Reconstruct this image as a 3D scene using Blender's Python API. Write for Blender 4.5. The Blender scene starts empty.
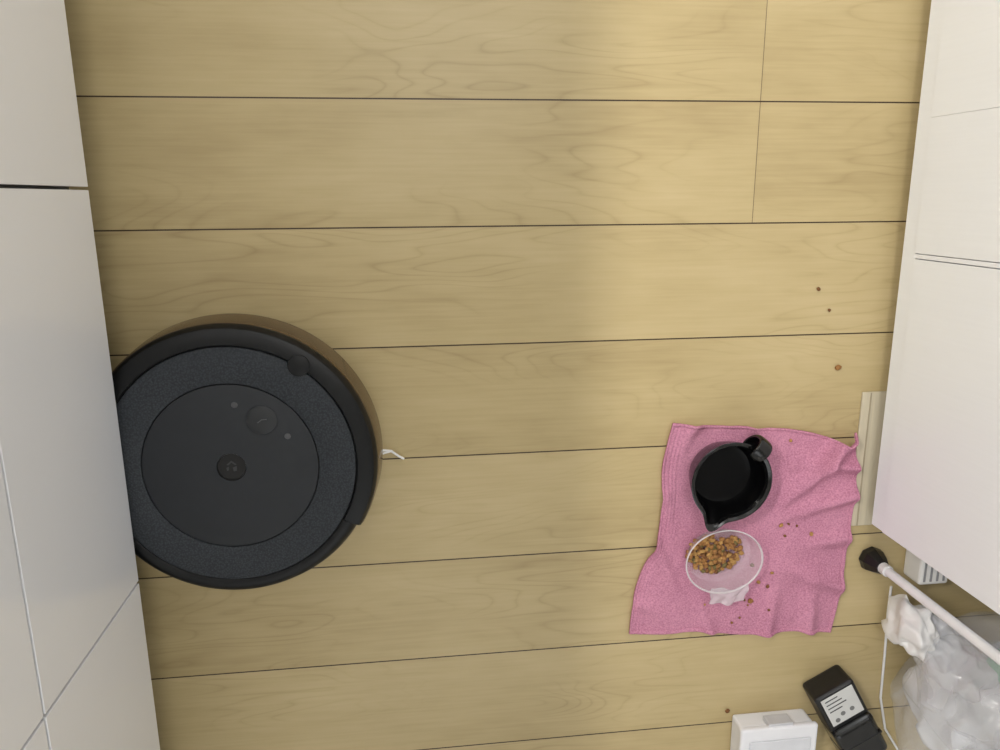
import bpy, bmesh, math, random
from mathutils import Vector, Matrix, noise
random.seed(7)
sc=bpy.context.scene
sc.view_settings.view_transform='Standard'
sc.view_settings.look='None'
# ---------------- helpers
def s2l(c): 
    return tuple(((x/255)/12.92 if x/255<=.04045 else (((x/255)+.055)/1.055)**2.4) for x in c)+(1,)
class NT:
    def __init__(s,name):
        s.m=bpy.data.materials.new(name); s.m.use_nodes=True
        s.t=s.m.node_tree; s.b=s.t.nodes['Principled BSDF']; s.out=s.t.nodes['Material Output']
    def n(s,typ,**kw):
        nd=s.t.nodes.new(typ)
        for k,v in kw.items():
            if k in nd.inputs: nd.inputs[k].default_value=v
            else: setattr(nd,k,v)
        return nd
    def l(s,a,b): s.t.links.new(a,b)
    def coords(s,scale=(1,1,1),rot=(0,0,0)):
        tc=s.n('ShaderNodeTexCoord'); mp=s.n('ShaderNodeMapping')
        mp.inputs['Scale'].default_value=scale; mp.inputs['Rotation'].default_value=rot
        s.l(tc.outputs['Object'],mp.inputs['Vector']); return mp.outputs['Vector']
def mat(name,rgb,rough=.5,var=.06,nscale=30,bump=0,bscale=200,coat=0,spec=.5,trans=0,scale=(1,1,1),alpha=1,metal=0):
    t=NT(name); c=s2l(rgb); v=t.coords(scale)
    nz=t.n('ShaderNodeTexNoise',Scale=nscale,Detail=4.0); t.l(v,nz.inputs['Vector'])
    r=t.n('ShaderNodeValToRGB'); r.color_ramp.elements[0].position=.3; r.color_ramp.elements[1].position=.7
    r.color_ramp.elements[0].color=tuple(x*(1-var) for x in c[:3])+(1,)
    r.color_ramp.elements[1].color=tuple(min(1,x*(1+var)) for x in c[:3])+(1,)
    t.l(nz.outputs['Fac'],r.inputs['Fac']); t.l(r.outputs['Color'],t.b.inputs['Base Color'])
    t.b.inputs['Roughness'].default_value=rough
    t.b.inputs['Coat Weight'].default_value=coat
    t.b.inputs['Specular IOR Level'].default_value=spec
    t.b.inputs['Transmission Weight'].default_value=trans
    t.b.inputs['Alpha'].default_value=alpha
    t.b.inputs['Metallic'].default_value=metal
    if bump:
        n2=t.n('ShaderNodeTexNoise',Scale=bscale,Detail=3.0); t.l(v,n2.inputs['Vector'])
        b=t.n('ShaderNodeBump',Strength=bump,Distance=.002); t.l(n2.outputs['Fac'],b.inputs['Height'])
        t.l(b.outputs['Normal'],t.b.inputs['Normal'])
    return t.m
def obj(name,bm,m=None,parent=None,smooth=False,loc=None,rot=None):
    me=bpy.data.meshes.new(name); bm.to_mesh(me); bm.free()
    o=bpy.data.objects.new(name,me); sc.collection.objects.link(o)
    if m: me.materials.append(m)
    if smooth:
        for p in me.polygons: p.use_smooth=True
    if loc: o.location=loc
    if rot: o.rotation_euler=rot
    if parent: o.parent=parent
    return o
def empty(name,loc=(0,0,0),rot=(0,0,0)):
    o=bpy.data.objects.new(name,None); o.empty_display_size=.05; sc.collection.objects.link(o)
    o.location=loc; o.rotation_euler=rot; return o
def box(name,lo,hi,m,parent=None,bev=.0,seg=2,loc=None,rot=None):
    bm=bmesh.new(); bmesh.ops.create_cube(bm,size=1)
    for v in bm.verts:
        for i in range(3): v.co[i]=lo[i] if v.co[i]<0 else hi[i]
    if bev: bmesh.ops.bevel(bm,geom=bm.edges[:],offset=bev,segments=seg,affect='EDGES',profile=.5)
    return obj(name,bm,m,parent,loc=loc,rot=rot)
def lathe(name,prof,m,parent=None,seg=96,a0=0,a1=360,closed=False,loc=None,rot=None,smooth=True,fn=None):
    bm=bmesh.new(); full=abs(a1-a0)>=360; n=seg if full else seg+1
    rings=[]
    for i in range(n):
        a=math.radians(a0+(a1-a0)*i/seg)
        ring=[]
        for r,z in prof:
            rr=max(r,1e-5)
            p=Vector((rr*math.cos(a),rr*math.sin(a),z))
            if fn: p=fn(p,a,r,z)
            ring.append(bm.verts.new(p))
        rings.append(ring)
    for i in range(seg):
        A=rings[i];B=rings[(i+1)%n]
        k=len(prof)
        for j in range(k if closed else k-1):
            bm.faces.new((A[j],B[j],B[(j+1)%k],A[(j+1)%k]))
    if closed and not full:
        bm.faces.new(rings[0]); bm.faces.new(rings[-1][::-1])
    bmesh.ops.remove_doubles(bm,verts=bm.verts,dist=2e-5)
    bmesh.ops.recalc_face_normals(bm,faces=bm.faces)
    o=obj(name,bm,m,parent,smooth=False,loc=loc,rot=rot)
    if smooth:
        for p in o.data.polygons: p.use_smooth=True
        es=o.modifiers.new('es','EDGE_SPLIT'); es.split_angle=math.radians(35)
    return o
def tube(name,pts,r,m,parent=None,cyc=False,seg=8):
    cu=bpy.data.curves.new(name,'CURVE'); cu.dimensions='3D'; cu.bevel_depth=r; cu.bevel_resolution=seg//2; cu.use_fill_caps=True
    sp=cu.splines.new('POLY'); sp.points.add(len(pts)-1)
    for i,p in enumerate(pts): sp.points[i].co=(*p,1)
    sp.use_cyclic_u=cyc
    o=bpy.data.objects.new(name,cu); sc.collection.objects.link(o); cu.materials.append(m)
    if parent: o.parent=parent
    return o
# ---------------- floor
t=NT('wood_floor_mat')
tc=t.n('ShaderNodeTexCoord'); sep=t.n('ShaderNodeSeparateXYZ'); t.l(tc.outputs['Object'],sep.inputs[0])
def M(op,a,b=None,c=None):
    nd=t.n('ShaderNodeMath',operation=op)
    for i,x in enumerate((a,b,c)):
        if x is None: continue
        if isinstance(x,(int,float)): nd.inputs[i].default_value=x
        else: t.l(x,nd.inputs[i])
    return nd.outputs[0]
yk=M('DIVIDE',M('SUBTRACT',sep.outputs['Y'],.1188),.15676)
strip=M('FLOOR',yk)
fr=M('SUBTRACT',yk,strip)
dy=M('MULTIPLY',M('MINIMUM',fr,M('SUBTRACT',1.0,fr)),.15676)
board=M('FLOOR',M('DIVIDE',M('ADD',strip,1.0),2.0))
stag=M('MULTIPLY',M('MULTIPLY',M('FRACT',M('MULTIPLY',board,.5)),2.0),.909)
xk=M('DIVIDE',M('SUBTRACT',M('SUBTRACT',sep.outputs['X'],.466),stag),1.818)
bi=M('FLOOR',xk); fx=M('SUBTRACT',xk,bi)
dx=M('MULTIPLY',M('MINIMUM',fx,M('SUBTRACT',1.0,fx)),1.818)
gy=M('LESS_THAN',dy,.0009); gx=M('LESS_THAN',dx,.0005)
groove=M('MAXIMUM',gy,M('MULTIPLY',gx,.7))
rid=M('ADD',M('MULTIPLY',strip,7.31),M('MULTIPLY',bi,3.77))
cv=t.n('ShaderNodeCombineXYZ'); t.l(M('ADD',sep.outputs['X'],rid),cv.inputs[0]); t.l(M('ADD',sep.outputs['Y'],M('MULTIPLY',rid,1.7)),cv.inputs[1]); t.l(rid,cv.inputs[2])
def mp(scale):
    m_=t.n('ShaderNodeMapping'); m_.inputs['Scale'].default_value=scale; t.l(cv.outputs[0],m_.inputs['Vector']); return m_.outputs[0]
n1=t.n('ShaderNodeTexNoise',Scale=1.0,Detail=2.0,Roughness=.45,Distortion=.3); t.l(mp((2.0,10.0,1)),n1.inputs['Vector'])
cont=M('FRACT',M('MULTIPLY',n1.outputs['Fac'],20.0))
line=M('POWER',M('ABSOLUTE',M('SUBTRACT',M('MULTIPLY',cont,2.0),1.0)),5.0)
n2=t.n('ShaderNodeTexNoise',Scale=1.0,Detail=4.0,Roughness=.6); t.l(mp((8.0,220.0,1)),n2.inputs['Vector'])
n3=t.n('ShaderNodeTexNoise',Scale=1.0,Detail=3.0,Roughness=.5); t.l(mp((2.5,9.0,1)),n3.inputs['Vector'])
n4=t.n('ShaderNodeTexNoise',Scale=1.0,Detail=2.0,Roughness=.5); t.l(mp((14.0,40.0,1)),n4.inputs['Vector'])
wn=t.n('ShaderNodeTexWhiteNoise',noise_dimensions='1D'); t.l(rid,wn.inputs['W'])
val=M('ADD',M('MULTIPLY',n2.outputs['Fac'],.26),M('MULTIPLY',n3.outputs['Fac'],.56))
val=M('ADD',val,M('MULTIPLY',n4.outputs['Fac'],.18))
val=M('ADD',val,M('MULTIPLY',M('SUBTRACT',wn.outputs['Value'],.5),.08))
fade=t.n('ShaderNodeTexNoise',Scale=1.0,Detail=1.0); t.l(mp((3.0,6.0,1)),fade.inputs['Vector'])
val=M('SUBTRACT',val,M('MULTIPLY',M('MULTIPLY',line,M('MINIMUM',M('MAXIMUM',M('MULTIPLY',M('SUBTRACT',fade.outputs['Fac'],.42),6.0),0.0),1.0)),.14))
rp=t.n('ShaderNodeValToRGB'); e=rp.color_ramp.elements
e[0].position=.22; e[0].color=s2l((164,144,102)); e[1].position=.78; e[1].color=s2l((203,184,142))
x=rp.color_ramp.elements.new(.5); x.color=s2l((188,169,125))
t.l(val,rp.inputs['Fac'])
mx=t.n('ShaderNodeMixRGB'); mx.inputs['Color2'].default_value=s2l((58,42,30)); t.l(groove,mx.inputs['Fac']); t.l(rp.outputs['Color'],mx.inputs['Color1'])
t.l(mx.outputs['Color'],t.b.inputs['Base Color'])
t.b.inputs['Roughness'].default_value=.38; t.b.inputs['Specular IOR Level'].default_value=.35
bp=t.n('ShaderNodeBump',Strength=.5,Distance=.001,invert=True); t.l(groove,bp.inputs['Height']); t.l(bp.outputs['Normal'],t.b.inputs['Normal'])
floor_m=t.m
box('floor',(-1.1,-1.7,-.05),(1.5,2.1,0),floor_m)
wall_m=mat('wall_paint',(232,232,230),.8,.02,20,.1,300)
box('wall_left',(-1.2,-1.8,-.05),(-1.1,2.2,2.4),wall_m)
box('wall_right',(1.5,-1.8,-.05),(1.6,2.2,2.4),wall_m)
box('wall_back',(-1.1,2.1,-.05),(1.5,2.2,2.4),wall_m)
box('wall_front',(-1.1,-1.8,-.05),(1.5,-1.7,2.4),wall_m)
box('ceiling',(-1.2,-1.8,2.4),(1.6,2.2,2.5),wall_m)

# ---------------- left kitchen cabinet
gloss=mat('gloss_white_laminate',(238,239,243),.14,.01,5,coat=.4)
tile=mat('countertop_stone',(215,213,208),.35,.05,60)
kc=empty('kitchen_base_cabinet')
box('carcass',(-1.0,-1.5,.1),(-.365,1.6,.83),mat('carcass_grey',(120,120,122),.6),kc)
box('toe_kick',(-.9,-1.5,0),(-.425,1.6,.1),mat('toe_kick_grey',(70,68,66),.5),kc)
box('countertop',(-1.02,-1.52,.83),(-.335,1.62,.86),tile,kc,.004)
ys=[1.50,1.00,.50,.0115,-.4615,-.94,-1.48]
for i in range(len(ys)-1):
    a,b=ys[i+1],ys[i]
    G=.0017
    zs=[(.1,.82)] if i in (0,1,2) else [(.1,.352),(.352,.82)]
    for j,(z0,z1) in enumerate(zs):
        box('door_%d_%d'%(i,j),(-.364,a+G,z0+(G if j else 0)),(-.345,b-G,z1-(G if len(zs)>1 and j==0 else 0)),gloss,kc,.0006)
uc=empty('wall_mounted_cabinet')
box('carcass',(-1.095,-1.2,1.61),(-.78,1.6,2.35),gloss,uc,.002)
for i in range(5):
    box('door_%d'%i,(-.779,-1.2+i*.56+.002,1.60),(-.762,-1.2+(i+1)*.56-.002,2.35),gloss,uc,.001)

# ---------------- right cabinet (white)
wg=mat('white_cabinet_laminate',(245,247,250),.35,.008,1.0,scale=(300,300,9))
cw=mat('cabinet_white',(246,247,250),.45,.01)
sb=empty('sideboard_cabinet')
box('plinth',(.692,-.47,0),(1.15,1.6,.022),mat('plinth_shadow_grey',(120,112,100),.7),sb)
box('carcass',(.690,-.482,.022),(1.18,1.62,.86),cw,sb,.001)
box('bottom_rail',(.6755,-.482,.022),(.691,1.62,.0495),wg,sb,.001)
for i,(a,b_) in enumerate([(-.482,-.0860),(-.0780,.0948),(.0951,.50),(.505,1.1),(1.105,1.62)]):
    box('door_%d'%i,(.674,a,.0503),(.6895,b_,.84),wg,sb,.0006 if i==0 else (.0003 if i in (1,2) else .0012))
box('gap_strip',(.6748,-.0850,.0503),(.6895,-.0790,.84),cw,sb,.001)
box('top_board',(.665,-.49,.86),(1.2,1.63,.885),wg,sb,.002)

# ---------------- robot vacuum
C=(-.224,-.321,0)
rv=empty('robot_vacuum',C); rv.scale=(1.012,1.012,1.0)
rb=mat('robot_black_plastic',(15,16,17),.42,.08,60,spec=.3)
rg=mat('robot_gloss_black',(24,20,16),.2,.05,60,coat=.2)
rs=mat('robot_side_floor_reflection',(84,65,42),.2,.05,60,coat=.2,spec=.5)  # black bumper side, with the brown floor reflection painted into its colour
t3=NT('robot_textured_ring_mat'); v=t3.coords((1,1,1))
vo=t3.n('ShaderNodeTexVoronoi',Scale=420.0); t3.l(v,vo.inputs['Vector'])
r=t3.n('ShaderNodeValToRGB'); r.color_ramp.elements[0].color=s2l((62,66,70)); r.color_ramp.elements[1].color=s2l((42,45,49)); r.color_ramp.elements[1].position=.7
t3.l(vo.outputs['Distance'],r.inputs['Fac']); t3.l(r.outputs['Color'],t3.b.inputs['Base Color']); t3.b.inputs['Roughness'].default_value=.7
t3.b.inputs['Specular IOR Level'].default_value=.3
bb=t3.n('ShaderNodeBump',Strength=.4,Distance=.0005,invert=True); t3.l(vo.outputs['Distance'],bb.inputs['Height']); t3.l(bb.outputs['Normal'],t3.b.inputs['Normal'])
rt=t3.m
rd=mat('robot_satin_grey',(44,46,49),.6,.03,40,spec=.3)
lathe('chassis',[(0,.006),(.155,.006),(.163,.014),(.163,.078),(.158,.0855),(.154,.0865),(0,.0865)],rb,rv)
lathe('textured_top_ring',[(.1035,.086),(.1045,.0905),(.106,.0915),(.145,.0915),(.148,.0905),(.149,.086)],rt,rv)
lathe('center_disc',[(.0165,.0885),(.0175,.0912),(.1015,.0912),(.1030,.0905),(.1032,.086)],rd,rv)
lathe('logo_recess',[(0,.0885),(.0165,.0885),(.0172,.0905)],mat('robot_logo_black',(12,12,13),.3),rv,seg=48)
bm=bmesh.new()
for poly in ([(-.006,.003),(.0,.008),(.006,.003),(.004,.002),(0,.0055),(-.004,.002)],[(-.0065,-.001),(-.0035,.0005),(-.0035,-.004),(-.006,-.005)],[(.001,-.001),(.006,.001),(.0055,-.005),(.002,-.006)]):
    bm.faces.new([bm.verts.new((x,y,.0892)) for x,y in poly])
obj('logo_glyph',bm,mat('glyph_grey',(60,60,62),.4),rv)
F0,F1=-30,145
lathe('front_bumper',[(.1495,.078),(.1495,.0905),(.151,.0925),(.163,.0925),(.1700,.0900),(.1735,.085),(.1745,.078)],rb,rv,a0=F0,a1=F1,seg=80)
lathe('bumper_side',[(.150,.078),(.1748,.078),(.1765,.072),(.1795,.034),(.176,.029),(.150,.029)],rs,rv,a0=F0,a1=F1,seg=80,closed=True)
lathe('lower_bumper_band',[(.158,.012),(.1745,.012),(.176,.016),(.176,.028),(.158,.028)],rg,rv,a0=F0,a1=F1,seg=80,closed=True)
lathe('rear_shell',[(.1495,.080),(.1495,.0895),(.152,.0905),(.1595,.0900),(.1655,.086),(.1705,.074),(.1715,.060),(.1715,.012),(.158,.010),(.158,.080)],rb,rv,a0=F1+.6,a1=F0+360-.6,seg=90,closed=True)
a=math.radians(54.6)
lathe('sensor_bump',[(0,.0945),(.0105,.0945),(.0128,.0935),(.0138,.0905),(.0138,.084)],rb,rv,seg=40,loc=(.1515*math.cos(a),.1515*math.sin(a),0))
bx,by=.040,.058
lathe('clean_button',[(0,.0918),(.0165,.0918),(.0172,.0914),(.0178,.0908),(.0186,.0908),(.0192,.0916)],mat('button_grey',(33,35,37),.5),rv,seg=48,loc=(bx,by,0))
for k,(x,y) in enumerate([(.010,.078),(.069,.0365)]):
    lathe('small_button_%d'%k,[(0,.0917),(.0035,.0917),(.0042,.0908)],mat('icon_grey_%d'%k,(74,74,76),.5),rv,seg=24,loc=(x,y,0))
tube('button_icon',[(bx-.005,by-.003,.092),(bx,by+.0005,.092),(bx+.006,by+.001,.092)],.0006,mat('icon_line',(85,86,88),.4),rv)
for k,(x,y) in enumerate([(-.08,.09),(.08,-.09),(.09,.1)]):
    lathe('wheel_%d'%k,[(0,-.008),(.020,-.008),(.022,-.006),(.022,.006),(.020,.008),(0,.008)],rb,rv,seg=32,loc=(x,y,.022),rot=(math.radians(90),0,math.radians(-35)))
wh=mat('white_plastic',(240,239,236),.35,.02)
tube('side_brush_arm',[(.150,-.010,.012),(.178,-.014,.010),(.189,-.0165,.007),(.200,-.026,.004),(.206,-.030,.003)],.0016,wh,rv)
tube('side_brush_arm_b',[(.165,-.022,.011),(.182,-.018,.009),(.191,-.0165,.007)],.0014,wh,rv)

# ---------------- towel
top=[(.366,-.316),(.408,-.321),(.469,-.325),(.546,-.333),(.609,-.349),(.630,-.357),(.643,-.340)]
rightc=[(.643,-.340),(.650,-.385),(.655,-.436),(.651,-.517),(.648,-.601),(.638,-.670)]
bot=[(.313,-.647),(.363,-.651),(.427,-.652),(.500,-.663),(.574,-.663),(.638,-.670)]
lef=[(.366,-.316),(.354,-.375),(.354,-.434),(.349,-.497),(.328,-.545),(.317,-.593),(.313,-.647)]
def samp(c,t_):
    n=len(c)-1; f=t_*n; i=min(int(f),n-1); u=f-i
    p=[Vector(c[max(0,min(n,i+d))]) for d in(-1,0,1,2)]
    return .5*((2*p[1])+(-p[0]+p[2])*u+(2*p[0]-5*p[1]+4*p[2]-p[3])*u*u+(-p[0]+3*p[1]-3*p[2]+p[3])*u**3)
def sm(a,b,x):
    x=max(0,min(1,(x-a)/(b-a))); return x*x*(3-2*x)
def ridge(p,a,b,w,h):
    a=Vector(a);b=Vector(b);d=b-a;L=d.length; tt=(p-a).dot(d)/L/L
    tc_=max(0,min(1,tt)); q=(p-(a+d*tc_)).length
    return h*math.exp(-(q/w)**2)*(1-.8*tc_)
RID=[((.634,-.352),(.545,-.445),.0115,.025),((.648,-.395),(.560,-.385),.010,.016),((.615,-.355),(.575,-.430),.008,.014),((.650,-.44),(.535,-.475),.011,.015),
((.652,-.51),(.56,-.52),.012,.011),((.645,-.59),(.54,-.55),.013,.012),((.345,-.50),(.395,-.61),.011,.010),((.36,-.43),(.375,-.50),.010,.006),((.40,-.32),(.378,-.41),.011,.009),((.53,-.663),(.545,-.575),.012,.012),((.44,-.652),(.42,-.60),.010,.008),((.60,-.668),(.60,-.58),.012,.012),((.49,-.33),(.53,-.38),.011,.009),((.33,-.60),(.39,-.635),.010,.006)]
def towel_h(p):
    h=.0035+.0018*noise.noise(Vector((p.x*26,p.y*26,0)))+.0009*noise.noise(Vector((p.x*70,p.y*70,3)))
    k=1
    for c,rr in (((.438,-.391),.062),((.446,-.521),.062)):
        k=min(k,sm(rr*.85,rr*1.3,(p-Vector(c)).length))
    for a_,b_,w,hh in RID: h+=ridge(p,a_,b_,w,hh)*k
    return max(.001,h)
N=180
bm=bmesh.new(); g=[]
for j in range(N+1):
    row=[]; vv=j/N
    for i in range(N+1):
        u=i/N
        P=(1-vv)*samp(top,u)+vv*samp(bot,u)+(1-u)*samp(lef,vv)+u*samp(rightc,vv)
        P-=(1-u)*(1-vv)*Vector(top[0])+u*(1-vv)*Vector(top[-1])+(1-u)*vv*Vector(bot[0])+u*vv*Vector(bot[-1])
        z=towel_h(P)
        eh=min(u,1-u,vv,1-vv)
        if eh<.022: z+=.0020
        elif eh<.03: z-=.0006
        if .05<u<.062 or .075<u<.083 or .095<u<.103: z-=.0010
        row.append(bm.verts.new((P.x,P.y,z+.0012)))
    g.append(row)
for j in range(N):
    for i in range(N): bm.faces.new((g[j][i],g[j+1][i],g[j+1][i+1],g[j][i+1]))
t4=NT('pink_terry_mat'); v=t4.coords()
na=t4.n('ShaderNodeTexNoise',Scale=420.0,Detail=3.0); t4.l(v,na.inputs['Vector'])
nb=t4.n('ShaderNodeTexNoise',Scale=14.0,Detail=3.0); t4.l(v,nb.inputs['Vector'])
m1=t4.n('ShaderNodeMath',operation='ADD'); m2=t4.n('ShaderNodeMath',operation='MULTIPLY'); m2.inputs[1].default_value=.35
t4.l(nb.outputs['Fac'],m2.inputs[0]); t4.l(na.outputs['Fac'],m1.inputs[0]); t4.l(m2.outputs[0],m1.inputs[1])
r=t4.n('ShaderNodeValToRGB'); r.color_ramp.elements[0].position=.42; r.color_ramp.elements[0].color=s2l((172,112,137)); r.color_ramp.elements[1].position=.88; r.color_ramp.elements[1].color=s2l((212,150,173))
t4.l(m1.outputs[0],r.inputs['Fac']); t4.l(r.outputs['Color'],t4.b.inputs['Base Color'])
b=t4.n('ShaderNodeBump',Strength=.7,Distance=.0012); t4.l(na.outputs['Fac'],b.inputs['Height']); t4.l(b.outputs['Normal'],t4.b.inputs['Normal'])
t4.b.inputs['Roughness'].default_value=1.0; t4.b.inputs['Specular IOR Level'].default_value=.05
tw=obj('pink_towel',bm,t4.m,smooth=True)
so=tw.modifiers.new('s','SOLIDIFY'); so.thickness=.0035; so.offset=-1

# ---------------- wooden strip on the floor
fs=empty('floor_edge_strip')
st_m=mat('pale_wood_strip',(200,190,166),.35,.10,1.0,scale=(160,12,1))
box('base',(.652,-.493,0),(.690,-.282,.003),st_m,fs,.0008)
box('rib',(.664,-.492,.003),(.6660,-.283,.0042),mat('strip_rib',(168,156,132),.4),fs,.0004)

# ---------------- black pitcher cup
bp_m=mat('glossy_black_plastic',(11,11,12),.18,.1,40,coat=.1)
bi_m=mat('cup_inside_black',(6,6,7),.35,.1,40,spec=.15)
cup=empty('black_pouring_cup',(.4395,-.3925,.0066)); cup.scale=(1.01,1.01,.78)
sa=math.atan2(-.069,-.029)
def spout(p,a,r,z):
    d=math.atan2(math.sin(a-sa),math.cos(a-sa)); k=math.exp(-(d/.22)**2)*sm(.015,.054,z)
    q=Vector((math.cos(a),math.sin(a),0))
    return p+q*(.018*k)+Vector((0,0,.003*k))
lathe('cup_body',[(0,0),(.042,0),(.047,.003),(.0535,.030),(.0555,.050),(.0580,.0535),(.0585,.0555),(.0570,.0562),(.0530,.054),(.0505,.048)],bp_m,cup,seg=160,fn=spout)
lathe('cup_inside',[(.0505,.048),(.0495,.030),(.047,.014),(.043,.007),(.036,.0045),(0,.0045)],bi_m,cup,seg=160,fn=spout)
ha=math.atan2(.044,.036)
def strap(name,pts,w,th,m,parent,ang):
    bm=bmesh.new(); n=len(pts); ring=[]
    K=12
    for i,(r_,z_) in enumerate(pts):
        a_=pts[max(i-1,0)]; b_=pts[min(i+1,n-1)]
        t_=Vector((b_[0]-a_[0],b_[1]-a_[1])).normalized(); nn=Vector((-t_.y,t_.x))
        rr=[]
        ww=w*(1 if 0<i<n-1 else .9)
        for k in range(K):
            q=2*math.pi*k/K; cx=math.copysign(abs(math.cos(q))**.6,math.cos(q)); sx=math.copysign(abs(math.sin(q))**.6,math.sin(q))
            rad=r_+nn.x*sx*th; zz=z_+nn.y*sx*th; tan=cx*ww
            rr.append(bm.verts.new((rad*math.cos(ang)-tan*math.sin(ang),rad*math.sin(ang)+tan*math.cos(ang),zz)))
        ring.append(rr)
    for i in range(n-1):
        for k in range(K): bm.faces.new((ring[i][k],ring[i][(k+1)%K],ring[i+1][(k+1)%K],ring[i+1][k]))
    bm.faces.new(ring[0]); bm.faces.new(ring[-1][::-1]); bmesh.ops.recalc_face_normals(bm,faces=bm.faces)
    o=obj(name,bm,m,parent,smooth=True); sd=o.modifiers.new('s','SUBSURF'); sd.levels=1; sd.render_levels=2
    return o
strap('handle',[(.044,.052),(.050,.063),(.060,.067),(.069,.062),(.073,.050),(.072,.036),(.066,.024),(.057,.018),(.048,.018)],.0115,.0042,bp_m,cup,ha)

# ---------------- translucent scoop with kibble
t5=NT('frosted_plastic_mat'); v=t5.coords()
nz=t5.n('ShaderNodeTexNoise',Scale=60.0); t5.l(v,nz.inputs['Vector'])
r=t5.n('ShaderNodeValToRGB'); r.color_ramp.elements[0].color=s2l((225,220,224)); r.color_ramp.elements[1].color=s2l((250,248,250)); t5.l(nz.outputs['Fac'],r.inputs['Fac']); t5.l(r.outputs['Color'],t5.b.inputs['Base Color'])
t5.b.inputs['Roughness'].default_value=.12; t5.b.inputs['Alpha'].default_value=.17
fp=t5.m
sp=empty('food_dish',(.444,-.523,.0066))
def ell(p,a,r,z): return Vector((p.x*.98,p.y*.84,p.z))
lathe('dish_bowl',[(0,0),(.044,0),(.050,.004),(.056,.022),(.0575,.026),(.0600,.0275),(.0605,.0262),(.0585,.0248),(.0572,.021),(.0515,.005),(.046,.0022),(0,.002)],fp,sp,seg=96,fn=ell)
lathe('dish_rim',[(.0576,.0262),(.0590,.0283),(.0604,.0275),(.0600,.0258)],mat('rim_white',(235,228,232),.2,alpha=.6),sp,seg=96,fn=ell,closed=True)
bm=bmesh.new(); nx,ny=40,24; gg=[]
for j in range(ny+1):
    row=[]
    for i in range(nx+1):
        u=i/nx-.5; w_=j/ny
        x=.012+u*(.056+.004*math.sin(w_*6)); y=-.045-.030*w_-.0025*math.sin(u*11+1)+ (.005*abs(u*2)**3)
        z=.025-.010*w_+.0022*abs(math.sin(u*9+w_*1.2))*sm(.1,.4,w_)+.002*noise.noise(Vector((u*6,w_*3,2)))
        row.append(bm.verts.new((x,y,z)))
    gg.append(row)
for j in range(ny):
    for i in range(nx): bm.faces.new((gg[j][i],gg[j+1][i],gg[j+1][i+1],gg[j][i+1]))
hd=obj('dish_grip',bm,mat('grip_frosted',(240,230,236),.1,alpha=.42,spec=.9),sp,smooth=True); hd.modifiers.new('s','SOLIDIFY').thickness=.0008

KM=[mat('kibble_%d'%i,c,.75,.2,200,.5,500) for i,c in enumerate([(156,110,60),(124,82,44),(178,136,78),(112,98,56)])]
def kibble(name,items,parent=None):
    bm=bmesh.new()
    for (x,y,z,s,mi) in items:
        mt=Matrix.Translation((x,y,z))@Matrix.Rotation(random.uniform(0,6.3),4,'Z')@Matrix.Rotation(random.uniform(-.5,.5),4,'X')@Matrix.Diagonal((s*random.uniform(.85,1.2),s*random.uniform(.75,1),s*.6,1))
        rr=bmesh.ops.create_icosphere(bm,subdivisions=2,radius=1,matrix=mt)
        vs=rr['verts']
        for v_ in vs:
            v_.co+= (v_.co-Vector((x,y,z)))*.4*noise.noise(v_.co*400)
        for f in {f for v_ in vs for f in v_.link_faces}: f.material_index=mi; f.smooth=True
    o=obj(name,bm,None,parent)
    for m_ in KM: o.data.materials.append(m_)
    return o
it=[]
for k in range(180):
    a=random.uniform(0,6.28); rr=math.sqrt(random.random())
    x=-.007+.043*rr*math.cos(a); y=.006+.032*rr*math.sin(a)
    if (x/.050)**2+(y/.041)**2>1: continue
    z=.0055+(1-rr)*.012*random.random()
    it.append((x,y,z,.0041,random.choice([0,0,1,2,2,3])))
kibble('kibble_pile',it,sp)
it=[]
def gz(x,y): return towel_h(Vector((x,y)))+.0012+.0018
for (x,y) in [(.552,-.481),(.540,-.482),(.566,-.485),(.532,-.560),(.492,-.603),(.480,-.596),(.513,-.575),(.498,-.612),(.474,-.640),(.428,-.605),(.50,-.545),(.53,-.62),(.59,-.50),(.545,-.35),(.486,-.632),(.548,-.50)]:
    it.append((x,y,gz(x,y),random.choice([.0022,.0026,.0034,.0018]),random.choice([0,1,1,2])))
it+=[(.502,-.606,gz(.502,-.606),.005,0),(.528,-.583,gz(.528,-.583),.0036,1)]
kibble('kibble_crumbs',it)
fl=[(.5697,-.1298,.0030),(.589,-.160,.0028),(.6097,-.2435,.0048),(.4797,-.7996,.0040)]
kibble('floor_kibble',[(x,y,s*.55,s,[1,1,0,1][i]) for i,(x,y,s) in enumerate(fl)])

# ---------------- pole with black foot
tp=empty('tension_pole',(.6945,-.549,0))
lathe('foot',[(0,0),(.0185,0),(.0200,.003),(.0190,.012),(.0150,.024),(.0125,.030),(.0105,.034),(0,.034)],mat('rubber_black',(20,20,21),.35),tp,seg=8,smooth=False)
lathe('shaft',[(0,.028),(.0068,.028),(.0068,2.398),(0,2.398)],mat('pole_white',(246,247,250),.25),tp,seg=32)
lathe('collar',[(.0068,.034),(.0088,.034),(.0088,.046),(.0068,.047)],mat('collar_white',(232,231,232),.3),tp,seg=32)

# ---------------- white cable running along the floor by the bag
wc=empty('white_cable')
tube('cable',[(.7347,-.60,.0022),(.7347,-.646,.0022),(.738,-.72,.0022),(.740,-.80,.0022),(.755,-.86,.0022),(.80,-.93,.0022)],.0020,mat('cable_white',(240,240,240),.35),wc)

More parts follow.
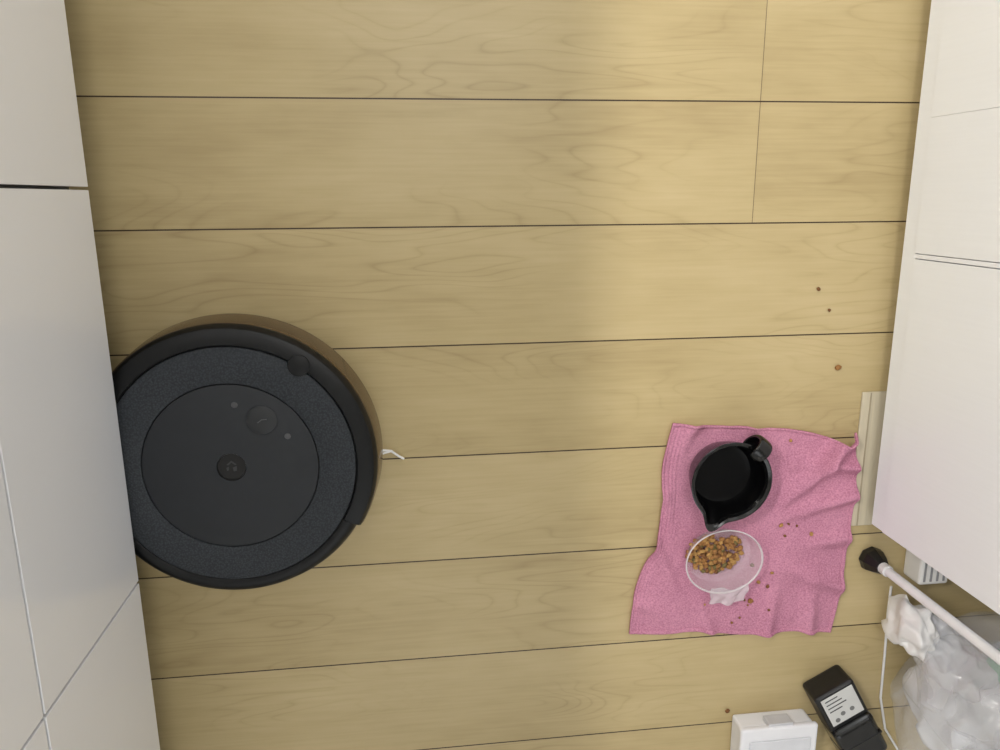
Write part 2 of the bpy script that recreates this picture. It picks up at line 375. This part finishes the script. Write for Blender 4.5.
# ---------------- thin plastic bags: softly creased film
def crinkle(name,c,rad,m,sub=3,amp=.25,seed=0,flat=.002,parent=None,jit=.07,pull=None,lv=2):
    rnd=random.Random(seed)
    bm=bmesh.new(); bmesh.ops.create_icosphere(bm,subdivisions=sub,radius=1)
    off=Vector((seed,seed*2,seed*.7)); e=.35/(2**(sub-2))
    cl=bm.edges.layers.float.new('crease_edge')
    for v_ in bm.verts:
        d=v_.co.normalized()
        d=(d+Vector([rnd.uniform(-e,e) for _ in range(3)])*.8).normalized()
        k=1+amp*1.2*noise.noise(d*1.3+off)+amp*.6*noise.noise(d*3.1+off)+jit*rnd.uniform(-1,1)
        p=Vector((d.x*rad[0],d.y*rad[1],d.z*rad[2]))*k
        if pull:
            w_=max(0,d.dot(Vector(pull[0]).normalized()))**6
            p+=Vector(pull[0])*pull[1]*w_*(1+.5*rnd.uniform(-1,1))
        v_.co=p+Vector(c)
        if v_.co.z<flat: v_.co.z=flat
    for e_ in bm.edges:
        if rnd.random()<.30: e_[cl]=.8
    o=obj(name,bm,m,parent,smooth=True)
    ss=o.modifiers.new('s','SUBSURF'); ss.levels=lv; ss.render_levels=lv
    return o
def film(name,alpha,col,rough=.13,bs=.35):
    t6=NT(name)
    nz=t6.n('ShaderNodeTexNoise',Scale=26.0,Detail=2.0,Distortion=2.5); t6.l(t6.coords((1,1,.4)),nz.inputs['Vector'])
    bb=t6.n('ShaderNodeBump',Strength=bs,Distance=.004); t6.l(nz.outputs['Fac'],bb.inputs['Height']); t6.l(bb.outputs['Normal'],t6.b.inputs['Normal'])
    t6.b.inputs['Alpha'].default_value=alpha
    t6.b.inputs['Base Color'].default_value=s2l(col); t6.b.inputs['Roughness'].default_value=rough; t6.b.inputs['Specular IOR Level'].default_value=1.0
    t6.b.inputs['Coat Weight'].default_value=.8; t6.b.inputs['Coat Roughness'].default_value=.06
    return t6.m
tb=empty('trash_bag')
f1=film('clear_bag_mat',.24,(242,244,248)); f2=film('bag_fold_mat',.30,(244,245,250)); f3=film('white_bag_mat',.85,(244,245,249),.2)
crinkle('bag_film',(.845,-.742,.130),(.158,.152,.142),f1,3,.24,3,parent=tb,jit=.12)
crinkle('bag_film_fold',(.795,-.690,.17),(.080,.075,.090),f2,3,.40,8,parent=tb,jit=.16,pull=((-.3,.5,.8),.06))
crinkle('bag_film_top',(.84,-.79,.22),(.095,.085,.055),f2,3,.40,17,parent=tb,jit=.18,pull=((-.6,-.2,.6),.06))
crinkle('inner_white_bag',(.83,-.765,.09),(.085,.080,.080),f3,3,.35,5,.004,tb,jit=.14)
crinkle('green_waste',(.845,-.675,.125),(.028,.028,.032),mat('green_waste_mat',(120,190,150),.5),2,.3,9,.004,tb)
crinkle('grey_waste',(.91,-.71,.10),(.055,.050,.070),mat('grey_waste_mat',(205,208,216),.25,.1,30),3,.3,11,.004,tb)
crinkle('white_wrap',(.80,-.70,.08),(.050,.048,.060),f3,3,.4,15,.004,tb,jit=.15)
crinkle('tissue',(.737,-.640,.055),(.028,.044,.050),mat('crumpled_tissue_mat',(247,246,245),.6,.03,30),3,.45,2,.006,tb,jit=.2)
crinkle('tissue_b',(.768,-.655,.075),(.030,.034,.040),f3,3,.45,33,.006,tb,jit=.2)
ob=empty('slotted_tray')
box('tray_base',(.752,-.580,0),(.800,-.50,.040),wh,ob,.004)
slt=mat('slot_grey',(150,150,152),.6)
for k in range(4):
    box('slat_%d'%k,(.758+k*.0105,-.574,.0398),(.7615+k*.0105,-.507,.0408),slt,ob,.0003)
pk=empty('drink_carton',(.850,-.540,0))
box('carton_body',(-.043,-.036,0),(.043,.040,.130),mat('packet_white',(240,242,247),.3),pk,.004,3)
box('carton_blue_band',(-.0436,-.030,.075),(.0,.0405,.1306),mat('packet_blue',(40,96,190),.3),pk,.003,2)

# ---------------- black battery charger on the floor
ang=math.atan2(-.133,.074)
pa=empty('battery_charger',(.664,-.808,0),(0,0,ang))
blk=mat('charger_black',(20,20,22),.35,.08,60,.1,300)
box('body',(-.072,-.034,0),(.070,.034,.046),blk,pa,.006,4)
box('front_block',(-.006,-.035,.004),(.073,.035,.056),mat('charger_gloss',(15,15,17),.18,coat=.3),pa,.009,4)
box('label',(-.066,-.027,.0455),(-.012,.028,.0466),mat('label_silver',(212,212,210),.4,.04,20),pa,.0006)
ink=mat('label_ink',(70,70,72),.6)
for k in range(4):
    box('text_line_%d'%k,(-.061+k*.007,-.022,.0464),(-.0592+k*.007,.000+.005*(k%3),.0469),ink,pa)
bm=bmesh.new()
for cx_,cy_ in ((-.027,.012),(-.027,-.004),(-.020,-.016)):
    bmesh.ops.create_circle(bm,cap_ends=True,radius=.004,segments=20,matrix=Matrix.Translation((cx_,cy_,.0470)))
obj('label_marks',bm,mat('label_mark',(120,120,120),.5),pa)
box('seam_groove',(.030,-.0355,.020),(.033,.0355,.0563),blk,pa,.0005)

# ---------------- low white storage case
cs=empty('storage_case')
cwm=mat('case_white',(238,238,242),.3,.02)
box('case_body',(.488,-1.07,0),(.608,-.807,.034),cwm,cs,.004)
box('case_lid',(.484,-1.073,.0355),(.610,-.803,.046),cwm,cs,.004,3)
box('lid_panel',(.498,-1.06,.046),(.598,-.824,.0485),mat('lid_grey',(222,223,228),.35),cs,.002)
box('latch',(.53,-.807,.02),(.57,-.799,.042),mat('latch_grey',(200,200,204),.35),cs,.001)

# ---------------- lights
def area(name,loc,size,power,col,target=None,sy=None):
    l=bpy.data.lights.new(name,'AREA'); l.energy=power; l.color=col; l.size=size
    if sy: l.shape='RECTANGLE'; l.size_y=sy
    o=bpy.data.objects.new(name,l); sc.collection.objects.link(o); o.location=loc
    if target is not None:
        o.rotation_euler=(Vector(target)-Vector(loc)).to_track_quat('-Z','Y').to_euler()
    return o
area('ceiling_lamp',(.2,.6,2.36),.6,10.5,(1,.985,.97),(.2,.6,0))
area('fill_light_back',(.2,2.05,1.2),1.1,13,(.93,.965,1),(.2,0,.3),1.4)  # added fill to brighten the cabinet faces; the back wall has no window
area('fill_light_front',(.2,-1.65,1.3),1.1,7.5,(.94,.97,1),(.2,0,.2),1.4)  # second added fill, from the opposite aisle end; not a fixture of the room
area('under_cabinet_light',(-.84,.58,1.585),.45,21,(1,.96,.90),(.4,.50,0),.06)
w=bpy.data.worlds.new('World'); sc.world=w; w.use_nodes=True
w.node_tree.nodes['Background'].inputs[0].default_value=(1,1,1,1); w.node_tree.nodes['Background'].inputs[1].default_value=.2

# ---------------- camera
R=Matrix(((0.99276,0.03427,-0.11505),(-0.00698,0.97315,0.22999),(0.11984,-0.22753,0.96634)))
cd=bpy.data.cameras.new('camera'); cam=bpy.data.objects.new('camera',cd); sc.collection.objects.link(cam)
cam.matrix_world=Matrix.Translation((0,0,1))@R.to_quaternion().to_matrix().to_4x4()
cd.sensor_width=36; cd.lens=756.03*36/1000; cd.clip_start=.01
sc.camera=cam
